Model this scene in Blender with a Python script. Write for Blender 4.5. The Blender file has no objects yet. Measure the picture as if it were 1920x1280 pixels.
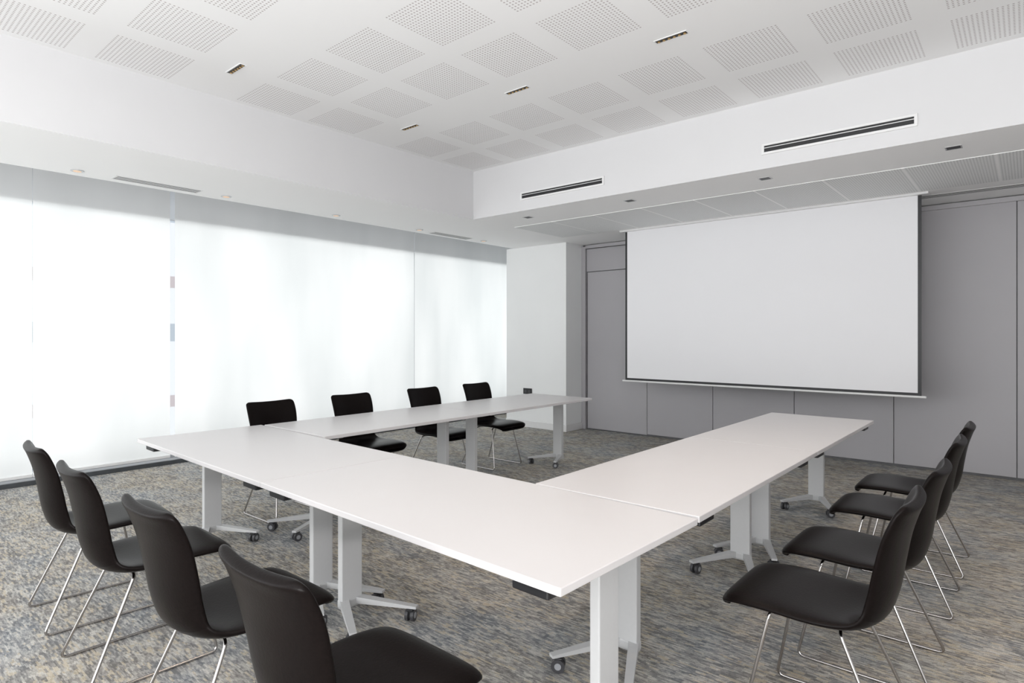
import bpy, bmesh, math
from mathutils import Vector, Matrix
C=bpy.context; D=bpy.data
SC=C.scene
SC.view_settings.view_transform='Standard'
SC.view_settings.look='None'
SC.view_settings.exposure=0.0

# ------------------------------------------------------------ materials
def mat(name, col, rough=0.5, metal=0.0, spec=0.5, noise=0.0, nscale=20, bump=0.0, emis=None, estr=0):
    m=D.materials.new(name); m.use_nodes=True
    nt=m.node_tree; b=nt.nodes['Principled BSDF']
    b.inputs['Roughness'].default_value=rough; b.inputs['Metallic'].default_value=metal
    b.inputs['Specular IOR Level'].default_value=spec
    b.inputs['Base Color'].default_value=(*col,1)
    tc=nt.nodes.new('ShaderNodeTexCoord')
    n=nt.nodes.new('ShaderNodeTexNoise'); n.inputs['Scale'].default_value=nscale; n.inputs['Detail'].default_value=4
    nt.links.new(tc.outputs['Object'],n.inputs['Vector'])
    r=nt.nodes.new('ShaderNodeValToRGB')
    r.color_ramp.elements[0].position=.3; r.color_ramp.elements[1].position=.7
    r.color_ramp.elements[0].color=(*[c*(1-noise) for c in col],1)
    r.color_ramp.elements[1].color=(*[min(1,c*(1+noise)) for c in col],1)
    nt.links.new(n.outputs['Fac'],r.inputs['Fac']); nt.links.new(r.outputs['Color'],b.inputs['Base Color'])
    if bump>0:
        bp=nt.nodes.new('ShaderNodeBump'); bp.inputs['Strength'].default_value=bump; bp.inputs['Distance'].default_value=.002
        nt.links.new(n.outputs['Fac'],bp.inputs['Height']); nt.links.new(bp.outputs['Normal'],b.inputs['Normal'])
    if emis:
        b.inputs['Emission Color'].default_value=(*emis,1); b.inputs['Emission Strength'].default_value=estr
    return m
M={}
M['wall']=mat('white_paint',(.80,.80,.805),.7,noise=.01,nscale=2)
M['fascia']=mat('bulkhead_fascia_shaded',(.645,.645,.655),.75,noise=.01,nscale=2)  # bulkhead white darkened on upright faces, shade put into the colour
M['soffit']=mat('bulkhead_soffit_lit',(.89,.89,.89),.75,noise=.005,nscale=2)  # same bulkhead white brightened underneath, light put into the colour
M['column']=mat('column_paint',(.82,.83,.83),.7,noise=.01,nscale=2)
M['table']=mat('white_laminate',(.635,.618,.62),.33,noise=.006,nscale=5,spec=.45)
M['leg']=mat('light_grey_powder_coat',(.54,.545,.55),.45,noise=.01,nscale=60)
M['leather']=mat('dark_brown_leather',(.0055,.0038,.0036),.34,noise=.25,nscale=120,bump=.2,spec=.085)
M['chrome']=mat('chrome',(.46,.44,.43),.14,metal=1,noise=.01)
M['black']=mat('black_plastic',(.015,.015,.017),.45,noise=.1)
M['wheel']=mat('dark_grey_wheel',(.05,.05,.055),.4,noise=.1)
M['hub']=mat('grey_wheel_hub',(.30,.31,.33),.35,noise=.05)
M['panel']=mat('grey_wall_panel',(.405,.395,.412),.5,noise=.01,nscale=3)
M['gap']=mat('dark_joint',(.14,.14,.145),.8,noise=.1)
M['alu']=mat('anodised_aluminium',(.55,.55,.56),.35,metal=.6,noise=.02)
M['frame']=mat('window_frame_dark',(.05,.055,.06),.5,noise=.1)
M['frame2']=mat('window_frame_pale',(.3,.31,.33),.5,noise=.03)
M['screen']=mat('projection_fabric',(.82,.82,.84),.85,noise=.006,nscale=1.2)
M['gold']=mat('gold_reflector',(.55,.36,.14),.3,metal=.8,noise=.05,emis=(1,.6,.25),estr=.04)
M['warm']=mat('warm_lamp_lens',(.7,.52,.36),.4,noise=.02,emis=(1,.62,.35),estr=.25)
M['white']=mat('white_metal',(.74,.74,.74),.45,noise=.01)
M['dgrey']=mat('grille_shadow',(.10,.10,.10),.6,noise=.05)

def mathn(nt,op,a,b=None,c=None):
    n=nt.nodes.new('ShaderNodeMath'); n.operation=op
    for i,v in enumerate((a,b,c)):
        if v is None: continue
        if isinstance(v,(int,float)): n.inputs[i].default_value=v
        else: nt.links.new(v,n.inputs[i])
    return n.outputs[0]

def ceiling_mat():
    m=D.materials.new('perforated_plasterboard'); m.use_nodes=True; nt=m.node_tree; b=nt.nodes['Principled BSDF']
    b.inputs['Roughness'].default_value=.75
    tc=nt.nodes.new('ShaderNodeTexCoord'); sp=nt.nodes.new('ShaderNodeSeparateXYZ'); nt.links.new(tc.outputs['Object'],sp.inputs[0])
    X,Y=sp.outputs[0],sp.outputs[1]
    PX=.655; S=.49; N=20
    def fr(v,per,off):
        t=mathn(nt,'SUBTRACT',v,off); t=mathn(nt,'DIVIDE',t,per); t=mathn(nt,'ADD',t,.5)
        t=mathn(nt,'FRACT',t); t=mathn(nt,'SUBTRACT',t,.5); return mathn(nt,'MULTIPLY',t,per)
    px=fr(X,PX,-4.715)
    mx=mathn(nt,'LESS_THAN',mathn(nt,'ABSOLUTE',px),S/2)
    p1=fr(Y,1.645,4.83); p2=fr(Y,1.645,4.18)
    m1=mathn(nt,'LESS_THAN',mathn(nt,'ABSOLUTE',p1),S/2); m2=mathn(nt,'LESS_THAN',mathn(nt,'ABSOLUTE',p2),S/2)
    pitch=S/N
    def cell(v):
        t=mathn(nt,'DIVIDE',v,pitch); t=mathn(nt,'FRACT',mathn(nt,'ADD',t,100.0)); return mathn(nt,'SUBTRACT',t,.5)
    cx=cell(px)
    def hole(p,mm):
        cy=cell(p)
        r=mathn(nt,'SQRT',mathn(nt,'ADD',mathn(nt,'MULTIPLY',cx,cx),mathn(nt,'MULTIPLY',cy,cy)))
        h=mathn(nt,'LESS_THAN',r,.25)
        return mathn(nt,'MULTIPLY',mathn(nt,'MULTIPLY',h,mm),mx)
    h=mathn(nt,'MAXIMUM',hole(p1,m1),hole(p2,m2))
    mix=nt.nodes.new('ShaderNodeMix'); mix.data_type='RGBA'
    nt.links.new(h,mix.inputs['Factor']); mix.inputs['A'].default_value=(.83,.83,.83,1); mix.inputs['B'].default_value=(.47,.435,.435,1)
    nt.links.new(mix.outputs['Result'],b.inputs['Base Color'])
    return m
M['ceiling']=ceiling_mat()

def strip_mat():
    m=D.materials.new('microperforated_panel'); m.use_nodes=True; nt=m.node_tree; b=nt.nodes['Principled BSDF']
    b.inputs['Roughness'].default_value=.7
    tc=nt.nodes.new('ShaderNodeTexCoord'); sp=nt.nodes.new('ShaderNodeSeparateXYZ'); nt.links.new(tc.outputs['Object'],sp.inputs[0])
    X,Y=sp.outputs[0],sp.outputs[1]
    f=mathn(nt,'FRACT',mathn(nt,'DIVIDE',mathn(nt,'ADD',X,5.0),.6))
    j=mathn(nt,'LESS_THAN',f,.03)
    fx=mathn(nt,'SUBTRACT',mathn(nt,'FRACT',mathn(nt,'MULTIPLY',X,50.)),.5); fy=mathn(nt,'SUBTRACT',mathn(nt,'FRACT',mathn(nt,'MULTIPLY',Y,50.)),.5)
    r=mathn(nt,'SQRT',mathn(nt,'ADD',mathn(nt,'MULTIPLY',fx,fx),mathn(nt,'MULTIPLY',fy,fy)))
    h=mathn(nt,'LESS_THAN',r,.26)
    m1=nt.nodes.new('ShaderNodeMix'); m1.data_type='RGBA'; nt.links.new(h,m1.inputs['Factor'])
    m1.inputs['A'].default_value=(.80,.81,.81,1); m1.inputs['B'].default_value=(.48,.49,.49,1)
    m2=nt.nodes.new('ShaderNodeMix'); m2.data_type='RGBA'; nt.links.new(j,m2.inputs['Factor'])
    nt.links.new(m1.outputs['Result'],m2.inputs['A']); m2.inputs['B'].default_value=(.9,.9,.9,1)
    nt.links.new(m2.outputs['Result'],b.inputs['Base Color']); return m
M['strip']=strip_mat()

def carpet_mat():
    m=D.materials.new('patterned_carpet'); m.use_nodes=True; nt=m.node_tree; b=nt.nodes['Principled BSDF']
    b.inputs['Roughness'].default_value=.95; b.inputs['Specular IOR Level'].default_value=.1
    tc=nt.nodes.new('ShaderNodeTexCoord')
    sp=nt.nodes.new('ShaderNodeSeparateXYZ'); nt.links.new(tc.outputs['Object'],sp.inputs[0])
    def noise(sx,sy,detail,rough=.6,off=0):
        mp=nt.nodes.new('ShaderNodeMapping'); mp.inputs['Scale'].default_value=(sx,sy,1); mp.inputs['Location'].default_value=(off,off,off); nt.links.new(tc.outputs['Object'],mp.inputs[0])
        n=nt.nodes.new('ShaderNodeTexNoise'); n.inputs['Scale'].default_value=1; n.inputs['Detail'].default_value=detail; n.inputs['Roughness'].default_value=rough
        nt.links.new(mp.outputs[0],n.inputs['Vector']); return n.outputs['Fac']
    def dashes(lx,ly,seed):
        row=mathn(nt,'FLOOR',mathn(nt,'DIVIDE',sp.outputs[1],ly))
        sh=nt.nodes.new('ShaderNodeTexWhiteNoise'); sh.noise_dimensions='1D'; nt.links.new(mathn(nt,'ADD',row,seed),sh.inputs['W'])
        col=mathn(nt,'FLOOR',mathn(nt,'ADD',mathn(nt,'DIVIDE',sp.outputs[0],lx),mathn(nt,'MULTIPLY',sh.outputs['Value'],7.0)))
        cb=nt.nodes.new('ShaderNodeCombineXYZ'); nt.links.new(col,cb.inputs[0]); nt.links.new(row,cb.inputs[1]); cb.inputs[2].default_value=seed
        w=nt.nodes.new('ShaderNodeTexWhiteNoise'); w.noise_dimensions='3D'; nt.links.new(cb.outputs[0],w.inputs['Vector']); return w.outputs['Value']
    def ramp(f,stops):
        r=nt.nodes.new('ShaderNodeValToRGB'); e=r.color_ramp.elements
        e[0].position,e[0].color=stops[0][0],(*stops[0][1],1); e[1].position,e[1].color=stops[-1][0],(*stops[-1][1],1)
        for p,c in stops[1:-1]:
            x=e.new(p); x.color=(*c,1)
        nt.links.new(f,r.inputs['Fac']); return r.outputs['Color']
    d1=dashes(.045,.009,3.0); d2=dashes(.02,.005,11.0); mid=noise(4.5,6.5,4,.7,7); patch=noise(14,24,3,.7,2); och=noise(9,16,3,.75,11); tone=noise(1.6,2.0,3,.6,21); pile=noise(300,300,2)
    f=mathn(nt,'ADD',mathn(nt,'MULTIPLY',d1,.20),mathn(nt,'MULTIPLY',d2,.14))
    f=mathn(nt,'ADD',f,mathn(nt,'MULTIPLY',mid,.36)); f=mathn(nt,'ADD',f,mathn(nt,'MULTIPLY',patch,.30))
    cool=ramp(f,[(.36,(.17,.183,.20)),(.44,(.245,.258,.27)),(.50,(.325,.332,.335)),(.56,(.415,.415,.405)),(.64,(.54,.53,.51))])
    warm=ramp(f,[(.36,(.18,.172,.162)),(.44,(.265,.252,.235)),(.50,(.35,.333,.308)),(.56,(.435,.415,.38)),(.64,(.56,.54,.495))])
    tf=ramp(tone,[(.36,(0,0,0)),(.56,(1,1,1))])
    cw=nt.nodes.new('ShaderNodeMix'); cw.data_type='RGBA'; nt.links.new(tf,cw.inputs['Factor']); nt.links.new(cool,cw.inputs['A']); nt.links.new(warm,cw.inputs['B'])
    ofv=mathn(nt,'ADD',mathn(nt,'MULTIPLY',och,.50),mathn(nt,'ADD',mathn(nt,'MULTIPLY',tone,.22),mathn(nt,'MULTIPLY',d1,.28)))
    of=mathn(nt,'MULTIPLY',mathn(nt,'GREATER_THAN',ofv,.60),.34)
    mx=nt.nodes.new('ShaderNodeMix'); mx.data_type='RGBA'; nt.links.new(of,mx.inputs['Factor']); nt.links.new(cw.outputs['Result'],mx.inputs['A']); mx.inputs['B'].default_value=(.48,.37,.20,1)
    pm=nt.nodes.new('ShaderNodeMix'); pm.data_type='RGBA'; pm.blend_type='MULTIPLY'; pm.inputs['Factor'].default_value=.6
    pr=ramp(pile,[(.35,(.65,.65,.65)),(.65,(1.35,1.35,1.35))])
    nt.links.new(mx.outputs['Result'],pm.inputs['A']); nt.links.new(pr,pm.inputs['B'])
    nt.links.new(pm.outputs['Result'],b.inputs['Base Color'])
    bp=nt.nodes.new('ShaderNodeBump'); bp.inputs['Strength'].default_value=.4; bp.inputs['Distance'].default_value=.003
    nt.links.new(pile,bp.inputs['Height']); nt.links.new(bp.outputs['Normal'],b.inputs['Normal'])
    return m
M['carpet']=carpet_mat()

def blind_mat():
    m=D.materials.new('translucent_blind_fabric'); m.use_nodes=True; nt=m.node_tree
    nt.nodes.remove(nt.nodes['Principled BSDF']); out=nt.nodes['Material Output']
    tc=nt.nodes.new('ShaderNodeTexCoord')
    mp=nt.nodes.new('ShaderNodeMapping'); mp.inputs['Scale'].default_value=(1,1.3,.35); nt.links.new(tc.outputs['Object'],mp.inputs[0])
    n=nt.nodes.new('ShaderNodeTexNoise'); n.inputs['Scale'].default_value=.9; n.inputs['Detail'].default_value=3
    nt.links.new(mp.outputs[0],n.inputs['Vector'])
    r=nt.nodes.new('ShaderNodeValToRGB'); r.color_ramp.elements[0].position=.38; r.color_ramp.elements[1].position=.62
    r.color_ramp.elements[0].color=(.465,.485,.48,1); r.color_ramp.elements[1].color=(.60,.61,.60,1)
    nt.links.new(n.outputs['Fac'],r.inputs['Fac'])
    t=nt.nodes.new('ShaderNodeBsdfTranslucent'); d=nt.nodes.new('ShaderNodeBsdfDiffuse')
    nt.links.new(r.outputs['Color'],t.inputs['Color']); d.inputs['Color'].default_value=(.9,.9,.9,1)
    a=nt.nodes.new('ShaderNodeMixShader'); a.inputs[0].default_value=.5
    nt.links.new(t.outputs[0],a.inputs[1]); nt.links.new(d.outputs[0],a.inputs[2]); nt.links.new(a.outputs[0],out.inputs['Surface'])
    return m
M['blind']=blind_mat()
def lit_header_mat():  # window header, translucency added to lighten the top band of the blinds
    m=D.materials.new('header_passing_light'); m.use_nodes=True; nt=m.node_tree
    nt.nodes.remove(nt.nodes['Principled BSDF']); out=nt.nodes['Material Output']
    n=nt.nodes.new('ShaderNodeTexNoise'); n.inputs['Scale'].default_value=3
    r=nt.nodes.new('ShaderNodeValToRGB'); r.color_ramp.elements[0].color=(.46,.47,.48,1); r.color_ramp.elements[1].color=(.50,.51,.52,1)
    nt.links.new(n.outputs['Fac'],r.inputs['Fac'])
    t=nt.nodes.new('ShaderNodeBsdfTranslucent'); nt.links.new(r.outputs['Color'],t.inputs['Color']); nt.links.new(t.outputs[0],out.inputs['Surface'])
    return m
M['lit_header']=lit_header_mat()

def facade_mat():
    m=D.materials.new('facade_bands'); m.use_nodes=True; nt=m.node_tree; b=nt.nodes['Principled BSDF']; b.inputs['Roughness'].default_value=.7
    tc=nt.nodes.new('ShaderNodeTexCoord'); sp=nt.nodes.new('ShaderNodeSeparateXYZ'); nt.links.new(tc.outputs['Object'],sp.inputs[0])
    f=mathn(nt,'FRACT',mathn(nt,'DIVIDE',mathn(nt,'ADD',sp.outputs[2],20.3),6.2))
    r=nt.nodes.new('ShaderNodeValToRGB'); r.color_ramp.interpolation='CONSTANT'; e=r.color_ramp.elements
    e[0].position=0; e[0].color=(.27,.28,.295,1); e[1].position=.45; e[1].color=(.15,.17,.19,1)
    x=e.new(.6); x.color=(.27,.28,.29,1); x=e.new(.9); x.color=(.18,.16,.165,1)
    nt.links.new(f,r.inputs['Fac']); nt.links.new(r.outputs['Color'],b.inputs['Base Color']); return m
M['facade']=facade_mat()

# ------------------------------------------------------------ helpers
def obj(name,me,parent=None,kind=None,label=None,cat=None,group=None):
    o=D.objects.new(name,me); C.collection.objects.link(o)
    if parent: o.parent=parent
    if kind: o['kind']=kind
    if label: o['label']=label
    if cat: o['category']=cat
    if group: o['group']=group
    return o
def addbox(bm,lo,hi,mi=0,bev=0):
    r=bmesh.ops.create_cube(bm,size=1)
    vs=r['verts']
    for v in vs:
        v.co=Vector([(lo[i]+hi[i])/2+v.co[i]*(hi[i]-lo[i]) for i in range(3)])
    fs=set(f for v in vs for f in v.link_faces)
    for f in fs: f.material_index=mi
    if bev>0:
        es=list(set(e for v in vs for e in v.link_edges))
        rr=bmesh.ops.bevel(bm,geom=es,offset=bev,segments=2,affect='EDGES',profile=.5)
        for f in rr['faces']: f.material_index=mi
def finish(bm,name,mats,smooth=False,under=None):
    bmesh.ops.recalc_face_normals(bm,faces=bm.faces)
    if under is not None:
        for f in bm.faces:
            if f.normal.z<-.9: f.material_index=under
    me=D.meshes.new(name); bm.to_mesh(me); bm.free()
    for m in (mats if isinstance(mats,(list,tuple)) else [mats]): me.materials.append(m)
    if smooth:
        for p in me.polygons: p.use_smooth=True
    return me
def box(name,lo,hi,m,bev=0,**k):
    bm=bmesh.new(); addbox(bm,lo,hi,0,bev); return obj(name,finish(bm,name,m),**k)
def addbeam(bm,p0,p1,w0,h0,w1,h1,mi=0):
    p0=Vector(p0);p1=Vector(p1); d=(p1-p0).normalized(); up=Vector((0,0,1))
    if abs(d.z)>.95: up=Vector((0,1,0))
    s=d.cross(up).normalized(); u=s.cross(d).normalized()
    vs=[]
    for p,w,h in((p0,w0,h0),(p1,w1,h1)):
        for a,b in((-1,-1),(1,-1),(1,1),(-1,1)): vs.append(bm.verts.new(p+s*a*w/2+u*b*h/2))
    for q in((0,1,2,3),(7,6,5,4),(0,4,5,1),(1,5,6,2),(2,6,7,3),(3,7,4,0)):
        f=bm.faces.new([vs[i] for i in q]); f.material_index=mi
def addcyl(bm,c,axis,r,h,mi=0,seg=20,r2=None):
    res=bmesh.ops.create_cone(bm,cap_ends=True,segments=seg,radius1=r,radius2=r if r2 is None else r2,depth=h)
    q=Vector((0,0,1)).rotation_difference(Vector(axis)).to_matrix().to_4x4()
    bmesh.ops.transform(bm,matrix=Matrix.Translation(c)@q,verts=res['verts'])
    for f in set(f for v in res['verts'] for f in v.link_faces): f.material_index=mi
def fillet(pts,r,n=6):
    out=[Vector(pts[0])]
    for i in range(1,len(pts)-1):
        a,b,c=Vector(pts[i-1]),Vector(pts[i]),Vector(pts[i+1])
        p=b+(a-b).normalized()*r; q=b+(c-b).normalized()*r
        for k in range(n+1):
            t=k/n; out.append((1-t)**2*p+2*t*(1-t)*b+t*t*q)
    out.append(Vector(pts[-1])); return out
def addtube(bm,pts,r,seg=10):
    rings=[]; prev=None
    for i,p in enumerate(pts):
        d=(pts[min(i+1,len(pts)-1)]-pts[max(i-1,0)]).normalized()
        if prev is None:
            a=Vector((1,0,0)) if abs(d.x)<.8 else Vector((0,0,1)); s=(a-d*a.dot(d)).normalized()
        else: s=(prev-d*prev.dot(d)).normalized()
        prev=s; t=d.cross(s)
        rings.append([bm.verts.new(p+(s*math.cos(2*math.pi*k/seg)+t*math.sin(2*math.pi*k/seg))*r) for k in range(seg)])
    for a,b in zip(rings,rings[1:]):
        for k in range(seg): bm.faces.new((a[k],a[(k+1)%seg],b[(k+1)%seg],b[k]))
    bm.faces.new(rings[0][::-1]); bm.faces.new(rings[-1])

# ------------------------------------------------------------ room
XW=-7.27; XR=2.0; YN=-2.6; ZS=2.81; ZC=3.375; YP=7.74
bm=bmesh.new(); addbox(bm,(XW-.4,YN,-.1),(XR,9.5,0))
obj('floor',finish(bm,'floor',M['carpet']),kind='structure')
box('ceiling',(-5.3,YN,ZC),(XR,5.4,ZC+.1),M['ceiling'],kind='structure')
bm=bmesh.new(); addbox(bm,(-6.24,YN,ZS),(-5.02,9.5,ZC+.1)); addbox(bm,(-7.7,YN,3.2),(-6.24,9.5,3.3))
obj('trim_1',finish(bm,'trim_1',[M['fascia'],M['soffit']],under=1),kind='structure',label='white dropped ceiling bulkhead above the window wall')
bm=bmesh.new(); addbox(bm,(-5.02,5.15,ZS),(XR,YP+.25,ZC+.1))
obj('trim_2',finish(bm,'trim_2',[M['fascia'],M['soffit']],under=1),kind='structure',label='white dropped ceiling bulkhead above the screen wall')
box('trim_3',(-4.98,5.86,ZS-.006),(XR,6.9,ZS),M['strip'],kind='structure',label='band of grey perforated ceiling panels')
box('wall_corner',(-6.38,7.31,0),(-5.21,9.4,ZS),M['column'],kind='structure')
box('baseboard_corner',(-6.385,7.297,0),(-5.197,7.74,.10),M['white'],bev=.003,kind='structure')
box('wall_end',(-7.7,9.4,0),(-5.21,9.5,3.3),M['wall'],kind='structure')
box('wall_back',(-5.21,YP+.02,0),(XR,YP+.2,ZS),M['gap'],kind='structure')
xs=[-5.13,-4.11,-3.155,-2.15,-1.125,-.09,.93,XR-.02]
for i in range(len(xs)-1):
    g=.0035; lo=.03
    if i==0:
        bm=bmesh.new(); addbox(bm,(xs[0]+g,YP-.005,2.40),(xs[1]-g,YP+.02,2.74),0,.002)
        me=finish(bm,'wp',M['panel']); o=obj('trim_%d'%(4+i),me,kind='structure',label='grey panel over the door')
        d=box('door_1',(xs[0]+.02,YP-.005,.02),(xs[1]-g,YP+.02,2.388),M['panel'],bev=.002,kind='structure',label='flush grey door leaf in the panelled wall')
    else:
        box('trim_%d'%(4+i),(xs[i]+g,YP-.005,lo),(xs[i+1]-g,YP+.02,2.76),M['panel'],bev=.002,kind='structure',label='tall grey wall panel')
bm=bmesh.new(); addbox(bm,(-5.21,YP-.03,0),(-5.137,YP+.02,2.78),0,.003); addbox(bm,(-5.137,YP-.03,2.75),(XR,YP+.02,2.80),0,.003)
obj('trim_12',finish(bm,'t',M['panel']),kind='structure',label='grey frame around wall panels')
box('wall_right',(XR,YN,0),(XR+.1,9.5,ZC+.1),M['wall'],kind='structure')
# window wall
bm=bmesh.new(); addbox(bm,(XW-.045,YN,2.72),(XW-.012,9.4,3.10))
obj('wall_left',finish(bm,'wl',M['lit_header']),kind='structure')
ys=[YN,.15,2.9,6.4,9.4]
for i in range(len(ys)-1):
    bm=bmesh.new(); a,b=ys[i],ys[i+1]
    addbox(bm,(XW-.36,a,0),(XW-.30,a+.02,2.9)); addbox(bm,(XW-.36,b-.02,0),(XW-.30,b,2.9))
    addbox(bm,(XW-.36,a+.02,0),(XW-.30,b-.02,.05)); addbox(bm,(XW-.36,a+.02,3.1),(XW-.30,b-.02,3.2))
    obj('window_%d'%(i+1),finish(bm,'win',M['frame2']),kind='structure')
box('baseboard_left',(XW-.10,YN,0),(XW+.04,9.4,.045),M['frame'],bev=.004,kind='structure',label='dark window sill channel')
for k,(a,b) in enumerate(((YN+.02,1.40),(1.405,2.625),(2.675,6.14),(6.148,9.38))):
    root=obj('roller_blind',None,label='white translucent roller blind lowered over the window',cat='blind',group='roller blinds on the window wall')
    root.location=(XW,(a+b)/2,.07)
    L=(b-a)/2
    bm=bmesh.new(); n=24
    vs=[[bm.verts.new((0.0,-L+2*L*j/n,z)) for j in range(n+1)] for z in(0.01,3.02)]
    for j in range(n): bm.faces.new((vs[0][j],vs[0][j+1],vs[1][j+1],vs[1][j]))
    obj('blind_fabric',finish(bm,'blind_fabric',M['blind'],True),parent=root)
    bm=bmesh.new(); addbox(bm,(-.012,-L,0),(.012,L,.03),0,.004)
    obj('bottom_rail',finish(bm,'rail',M['white']),parent=root)
    bm=bmesh.new(); addcyl(bm,(0,0,3.07),(0,1,0),.03,2*L,0,16)
    obj('roller_tube',finish(bm,'tube',M['white'],False),parent=root)
o=box('neighbouring_building',(-40,-6,-12),(-34,22,10),M['facade'],label='pale multi-storey building seen outside between the blinds',cat='building')

# ------------------------------------------------------------ projection screen
ps=obj('projection_screen',None,label='large white pull-down projection screen with black border',cat='projection screen'); ps.location=(-2.415,7.01,.80)
W=3.25/2; H=ZS-.80
bm=bmesh.new(); addbox(bm,(-W,0,.045),(W,.006,H)); obj('screen_border',finish(bm,'sb',M['black']),parent=ps,label='black border fabric')
bm=bmesh.new(); addbox(bm,(-W+.03,-.004,.072),(W-.03,.0,H-.0)); obj('screen_surface',finish(bm,'ss',M['screen']),parent=ps,label='white projection surface')
bm=bmesh.new(); addbox(bm,(-W-.04,-.014,0.024),(W+.04,.018,.045),0,.006); obj('bottom_bar',finish(bm,'bb',M['white']),parent=ps,label='white weighted bar')
bm=bmesh.new(); addbox(bm,(-W-.06,-.05,H-.022),(W+.06,.06,H+.0),0,.003); obj('screen_housing',finish(bm,'sh',M['white']),parent=ps)

# ------------------------------------------------------------ ceiling fixtures
def multi(me_parts,name,locs,label,cat,group,rotz=0):
    for l in locs:
        r=obj(name,None,label=label,cat=cat,group=group); r.location=l; r.rotation_euler=(0,0,rotz)
        for pn,me in me_parts: obj(pn,me,parent=r)
bm=bmesh.new()
for lo,hi in(((-.115,-.026,-.004),(.115,-.019,.004)),((-.115,.019,-.004),(.115,.026,.004)),((-.115,-.019,-.004),(-.108,.019,.004)),((.108,-.019,-.004),(.115,.019,.004))): addbox(bm,lo,hi)
fr=finish(bm,'lf',M['white'])
bm=bmesh.new(); addbox(bm,(-.108,-.019,-.002),(.108,.019,.0)); bk=finish(bm,'lb',M['black'])
bm=bmesh.new()
for k in range(6): addcyl(bm,(-.09+k*.036,0.006,-.004),(0,0,1),.009,.004,0,12)
ce=finish(bm,'lc',M['gold'])
LIN=[(-4.39,3.66),(-3.08,3.66),(-1.77,3.66),(-.46,3.66),(-4.39,2.03),(-1.77,2.03),(-.46,2.03)]
multi([('trim_frame',fr),('black_baffle',bk),('gold_reflector',ce)],'recessed_linear_light',
      [(x,y,ZC) for x,y in LIN],'small recessed linear downlight with gold cells in white ceiling','ceiling light','linear ceiling downlights')
bm=bmesh.new()
for lo,hi in(((-.05,-.05,-.004),(.05,-.042,.0)),((-.05,.042,-.004),(.05,.05,.0)),((-.05,-.042,-.004),(-.042,.042,.0)),((.042,-.042,-.004),(.05,.042,.0))): addbox(bm,lo,hi)
fr=finish(bm,'sf',M['alu'])
bm=bmesh.new(); addbox(bm,(-.042,-.042,-.003),(.042,.042,0)); bk=finish(bm,'sb2',M['black'])
multi([('trim_frame',fr),('black_baffle',bk)],'square_downlight',[(x,5.47,ZS) for x in(-4.44,-3.10,-1.76,-.42,.92)],'small square black recessed downlight under the bulkhead','ceiling light','square downlights under the bulkhead')
bm=bmesh.new(); addcyl(bm,(0,0,-.003),(0,0,1),.048,.006,0,28); fr=finish(bm,'rf',M['alu'])
bm=bmesh.new(); addcyl(bm,(0,0,-.006),(0,0,1),.030,.004,0,24); bk=finish(bm,'rb',M['warm'])
multi([('trim_ring',fr),('lamp_lens',bk)],'round_downlight',[(-6.05,y,ZS) for y in(1.466,2.70,3.95,5.2,6.42)],'small round downlight with warm lens near the window blinds','ceiling light','round downlights over the windows')
def grille(L,Wd,slats):
    bm=bmesh.new(); addbox(bm,(-L/2,-Wd/2,-.003),(L/2,-Wd/2+.012,0)); addbox(bm,(-L/2,Wd/2-.012,-.003),(L/2,Wd/2,0)); addbox(bm,(-L/2,-Wd/2,-.003),(-L/2+.012,Wd/2,0)); addbox(bm,(L/2-.012,-Wd/2,-.003),(L/2,Wd/2,0))
    f=finish(bm,'gf',M['white'])
    bm=bmesh.new()
    for k in range(1,slats):
        y=-Wd/2+.012+k*(Wd-.024)/slats; addbox(bm,(-L/2+.012,y-.006,-.0025),(L/2-.012,y+.006,-.002))
    s=finish(bm,'gs',M['white'])
    bm=bmesh.new(); addbox(bm,(-L/2+.012,-Wd/2+.012,-.002),(L/2-.012,Wd/2-.012,0)); b=finish(bm,'gb',M['dgrey'])
    return [('grille_frame',f),('slats',s),('duct_opening',b)]
multi(grille(.72,.15,4),'air_vent',[(-6.05,2.09,ZS),(-6.08,5.80,ZS)],'white slatted air vent in the ceiling beside blinds','air vent','ceiling air vents by the windows',math.pi/2)
multi(grille(1.6,.16,4),'air_vent',[(-.1,7.25,ZS)],'white slatted air vent in the ceiling by the wall panels','air vent','ceiling air vent by the panels')
bm=bmesh.new(); L=.54
addbox(bm,(-L,-.012,-.045),(L,0,-.026),0,.002); addbox(bm,(-L,-.012,.026),(L,0,.045),0,.002); addbox(bm,(-L,-.012,-.026),(-L+.02,0,.026)); addbox(bm,(L-.02,-.012,-.026),(L,0,.026))
addbox(bm,(-L+.02,-.009,.006),(L-.02,-.004,.011))
f=finish(bm,'df',M['white'])
bm=bmesh.new(); addbox(bm,(-L+.02,-.004,-.026),(L-.02,0,.026)); b=finish(bm,'db',M['black'])
multi([('diffuser_frame',f),('black_slot',b)],'slot_diffuser',[(-3.745,5.15,2.97),(-1.143,5.15,2.97)],'long white-framed slot air diffuser with black opening','air vent','slot diffusers on the bulkhead')
s=obj('wall_socket',None,label='dark double wall socket low on the white column',cat='socket'); s.location=(-5.94,7.31,.56)
bm=bmesh.new(); addbox(bm,(-.085,-.012,-.045),(.085,0,.045),0,.004); obj('socket_plate',finish(bm,'sp',M['black']),parent=s)
for x in(-.04,.04):
    bm=bmesh.new(); addcyl(bm,(x,-.013,0),(0,1,0),.022,.004,0,16); obj('socket_face',finish(bm,'sfa',M['wheel']),parent=s)

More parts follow.
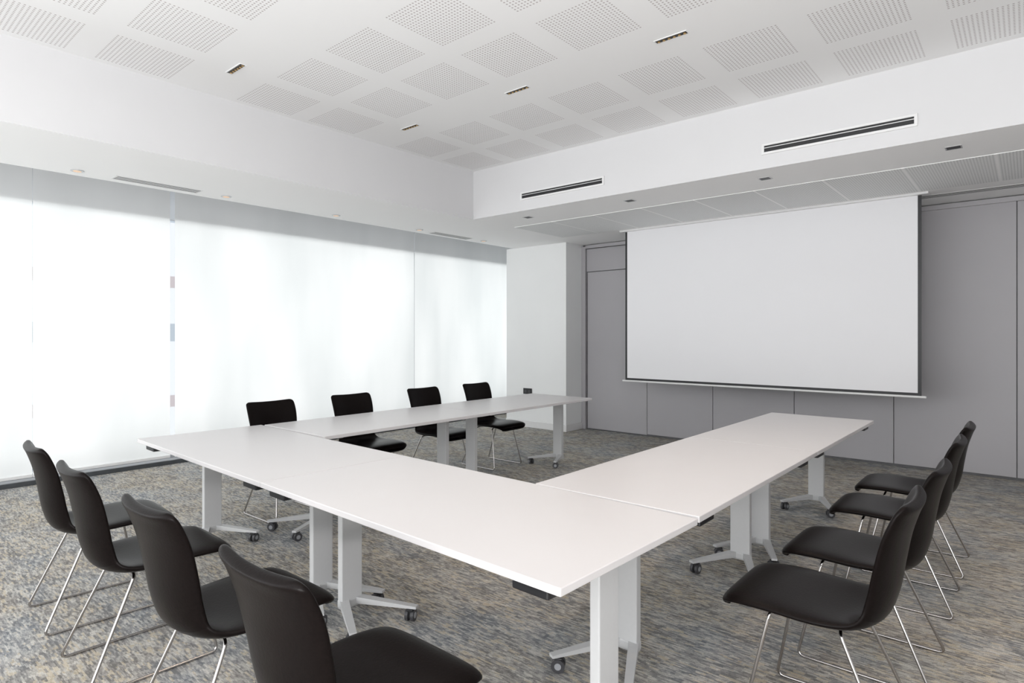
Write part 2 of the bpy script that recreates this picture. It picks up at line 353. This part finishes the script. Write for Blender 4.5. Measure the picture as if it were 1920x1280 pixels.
# ------------------------------------------------------------ desks
def caster_me():
    bm=bmesh.new(); r=.029
    for sx in(-1,1):
        addcyl(bm,(sx*.015,0,r),(1,0,0),r,.016,0,24); addcyl(bm,(sx*.0235,0,r),(1,0,0),r*.5,.003,1,20)
    addbox(bm,(-.006,-.02,r-.01),(.006,.02,.062),2,.002)
    addbox(bm,(-.018,-.020,.050),(.018,.016,.062),2,.004)
    addcyl(bm,(0,0,.066),(0,0,1),.008,.016,2,12)
    return finish(bm,'caster',[M['wheel'],M['hub'],M['black']])
CAST=caster_me()
AX,AY=.28,.17
def leg_me(v):
    bm=bmesh.new()
    addbox(bm,(-.02,-.06,.045),(.02,.06,.69),0,.005)
    addbox(bm,(-.025,-.28,.69),(.025,.28,.713),0,.004)
    addbox(bm,(-.024,-.061,.05),(.024,.061,.09),0,.006)
    for s in(-1,1):
        a=(v*.0,s*.035,.074); b=(v*AX,s*AY,.072)
        d=(Vector(b)-Vector(a)).normalized()
        addbeam(bm,a,Vector(b)+d*.035,.045,.034,.033,.012)
    return finish(bm,'table_leg',M['leg'])
LEG={1:leg_me(1),-1:leg_me(-1)}
def desk(cx,cy,L,Wd,rot,v,insets=(.2,.2),label='',yo=0):
    r=obj('conference_table',None,label=label,cat='table',group='white conference tables arranged in a U'); r.location=(cx,cy,0); r.rotation_euler=(0,0,rot)
    bm=bmesh.new(); addbox(bm,(-L/2+.002,-Wd/2,.715),(L/2-.002,Wd/2,.74),0,.003)
    obj('tabletop',finish(bm,'tabletop',M['table']),parent=r)
    for i,x in enumerate((-L/2+insets[0],L/2-insets[1])):
        l=obj('table_leg',LEG[v],parent=r,label='grey metal column leg with splayed foot'); l.location=(x,yo,0)
        for s in(-1,1):
            c=obj('caster',CAST,parent=l); c.location=(v*AX,s*AY,0); c.rotation_euler=(0,0,.5*s+i)
        bm=bmesh.new(); addbox(bm,(x-.07,-Wd/2+.03,.674),(x+.07,-Wd/2+.10,.714),0,.006)
        obj('tilt_lever',finish(bm,'lever',M['black']),parent=r,label='black plastic lever')
ang=math.radians(-1.5); ux,uy=math.cos(ang),math.sin(ang)
cx,cy=-2.745,1.812; LL=1.785
desk(cx-ux*LL/2,cy-uy*LL/2,LL,.85,ang,1,(.15,.18),label='white rectangular table on casters forming the base of the U')
desk(cx+ux*LL/2,cy+uy*LL/2,LL,.85,ang,1,(.10,.14),label='white rectangular table on casters forming the base of the U')
for y0,y1,ins in((2.216,3.925,(.15,.16)),(3.925,5.635,(.2,.12))):
    desk(-1.357,(y0+y1)/2,y1-y0,.80,math.pi/2,-1,ins,label='white rectangular table on casters beside a row of dark chairs',yo=.0)
for y0,y1,ins in((2.30,3.96,(.2,.2)),(3.96,5.63,(.10,.17))):
    desk(-4.08,(y0+y1)/2,y1-y0,.84,-math.pi/2,1,ins,label='white rectangular table on casters parallel to the windows',yo=.03)

# ------------------------------------------------------------ chair
def catmull(P,n):
    out=[]
    for i in range(len(P)-1):
        p0=P[max(i-1,0)];p1=P[i];p2=P[i+1];p3=P[min(i+2,len(P)-1)]
        for k in range(n):
            t=k/n
            out.append([.5*((2*p1[j])+(-p0[j]+p2[j])*t+(2*p0[j]-5*p1[j]+4*p2[j]-p3[j])*t*t+(-p0[j]+3*p1[j]-3*p2[j]+p3[j])*t**3) for j in range(len(p1))])
    out.append(list(P[-1])); return out
P=[(.272,.418,.165,0),(.282,.437,.20,0),(.245,.462,.232,-.004),(.12,.467,.245,.0),(-.03,.452,.241,.012),(-.14,.446,.216,.028),(-.205,.478,.192,.044),(-.236,.56,.189,.050),(-.252,.66,.201,.046),(-.270,.76,.210,.040),(-.292,.835,.211,.033),(-.305,.868,.204,.026),(-.311,.882,.180,.02)]
S=catmull(P,4); ns=len(S); nx=18; T=.018
def shell():
    front=[];back=[]
    for i,(y,z,w,c) in enumerate(S):
        a=S[max(i-1,0)];b=S[min(i+1,ns-1)]
        t=Vector((0,b[0]-a[0],b[1]-a[1])).normalized(); nrm=Vector((0,t.z,-t.y))
        if nrm.z<0 and i<ns//2: nrm=-nrm
        if i>=ns//2 and nrm.y<0: nrm=-nrm
        ei=min(i,ns-1-i)/3.0; es=math.sqrt(max(0,1-(1-min(1,ei))**2))
        fr=[];bk=[]
        for j in range(nx+1):
            q=-math.cos(math.pi*j/nx); 
            base=Vector((w*q,y,z))+nrm*(c*abs(q)**2.2)
            th=T*math.sqrt(max(0,1-abs(q)**7))*es
            fr.append(base+nrm*th); bk.append(base-nrm*th)
        front.append(fr);back.append(bk)
    def part(i0,i1,name):
        bm=bmesh.new(); F={};B={}
        for i in range(i0,i1+1):
            for j in range(nx+1):
                F[i,j]=bm.verts.new(front[i][j]); B[i,j]=bm.verts.new(back[i][j])
        for i in range(i0,i1):
            for j in range(nx):
                bm.faces.new((F[i,j],F[i,j+1],F[i+1,j+1],F[i+1,j])); bm.faces.new((B[i,j],B[i+1,j],B[i+1,j+1],B[i,j+1]))
        bmesh.ops.remove_doubles(bm,verts=bm.verts,dist=.0004)
        return finish(bm,name,M['leather'],True)
    k=24
    return part(0,k,'seat'),part(k,ns-1,'backrest')
SEAT,BACK=shell()
def sled(sx):
    bm=bmesh.new()
    pts=[(sx*.03,.12,.434),(sx*.165,.125,.434),(sx*.222,.215,.0075),(sx*.222,-.285,.0075),(sx*.165,-.10,.425),(sx*.03,-.095,.425)]
    addtube(bm,fillet(pts,.032,6),.0062,10)
    return finish(bm,'leg',M['chrome'],True)
SL=[sled(-1),sled(1)]
bm=bmesh.new(); addtube(bm,[Vector((-.04,.12,.434)),Vector((.04,.12,.434))],.0065); addtube(bm,[Vector((-.04,-.095,.425)),Vector((.04,-.095,.425))],.0065); addbox(bm,(-.09,-.10,.428),(.09,.125,.442),0,.003)
XB=finish(bm,'crossbar',M['chrome'])
def chair(x,y,rot,label,group):
    r=obj('meeting_chair',None,label=label,cat='chair',group=group); r.location=(x,y,0); r.rotation_euler=(0,0,rot)
    obj('seat',SEAT,parent=r); obj('backrest',BACK,parent=r)
    for m in SL: obj('leg',m,parent=r,label='chrome sled wire leg')
    obj('seat_support',XB,parent=r,label='chrome bracket under the seat')
lab='dark brown leather shell chair, chrome sled legs'
for x,yy,dr in((-3.75,1.02,-.05),(-3.02,1.0,-.03),(-2.18,1.0,.01),(-1.41,.99,0)):
    chair(x,yy,dr,lab+', at base table','chairs at the base of the U')
for y,dr in((2.44,.01),(3.10,-.01),(3.95,.01),(4.62,0)):
    chair(-.57 if y>3 else -.59,y,math.pi/2+dr,lab+', near wall panels','chairs along the inner side')
for y,dr in((2.50,.02),(3.27,-.02),(4.15,0),(4.94,.0)):
    chair(-4.50,y,-math.pi/2+dr,lab+', before window blinds','chairs along the windows')

# ------------------------------------------------------------ light
w=D.worlds.new('world'); SC.world=w; w.use_nodes=True
bg=w.node_tree.nodes['Background']; bg.inputs[0].default_value=(.965,.985,1.0,1); bg.inputs[1].default_value=3.3
def spot(loc,E,col,ang=1.9):
    l=D.lights.new('downlight_lamp','SPOT'); l.energy=E; l.color=col; l.spot_size=ang; l.spot_blend=1; l.shadow_soft_size=.08
    o=D.objects.new('downlight_lamp',l); C.collection.objects.link(o); o.location=loc
for x,y in LIN:
    if x>-2: spot((x,y,ZC-.02),28,(1,.77,.58))
for x in(-.42,.92): spot((x,5.47,ZS-.02),16,(1,.78,.6))
l=D.lights.new('added_uplight_fill','AREA'); l.shape='DISK'; l.size=1.6; l.energy=250; l.color=(1,.98,.97)  # unseen fill light added behind the camera to brighten the ceiling
o=D.objects.new('added_uplight_fill',l); C.collection.objects.link(o); o.location=(.2,-1.7,.6)
o.rotation_euler=Vector((-.12,.20,1)).to_track_quat('-Z','Y').to_euler()

# ------------------------------------------------------------ camera
cam=D.cameras.new('camera'); co=D.objects.new('camera',cam); C.collection.objects.link(co)
co.location=(0,0,1.434); co.rotation_euler=(math.pi/2,0,math.radians(40.6))
cam.sensor_width=36; cam.lens=36*1131/1920; cam.shift_y=-12/1920; cam.clip_start=.05; cam.clip_end=200
SC.camera=co
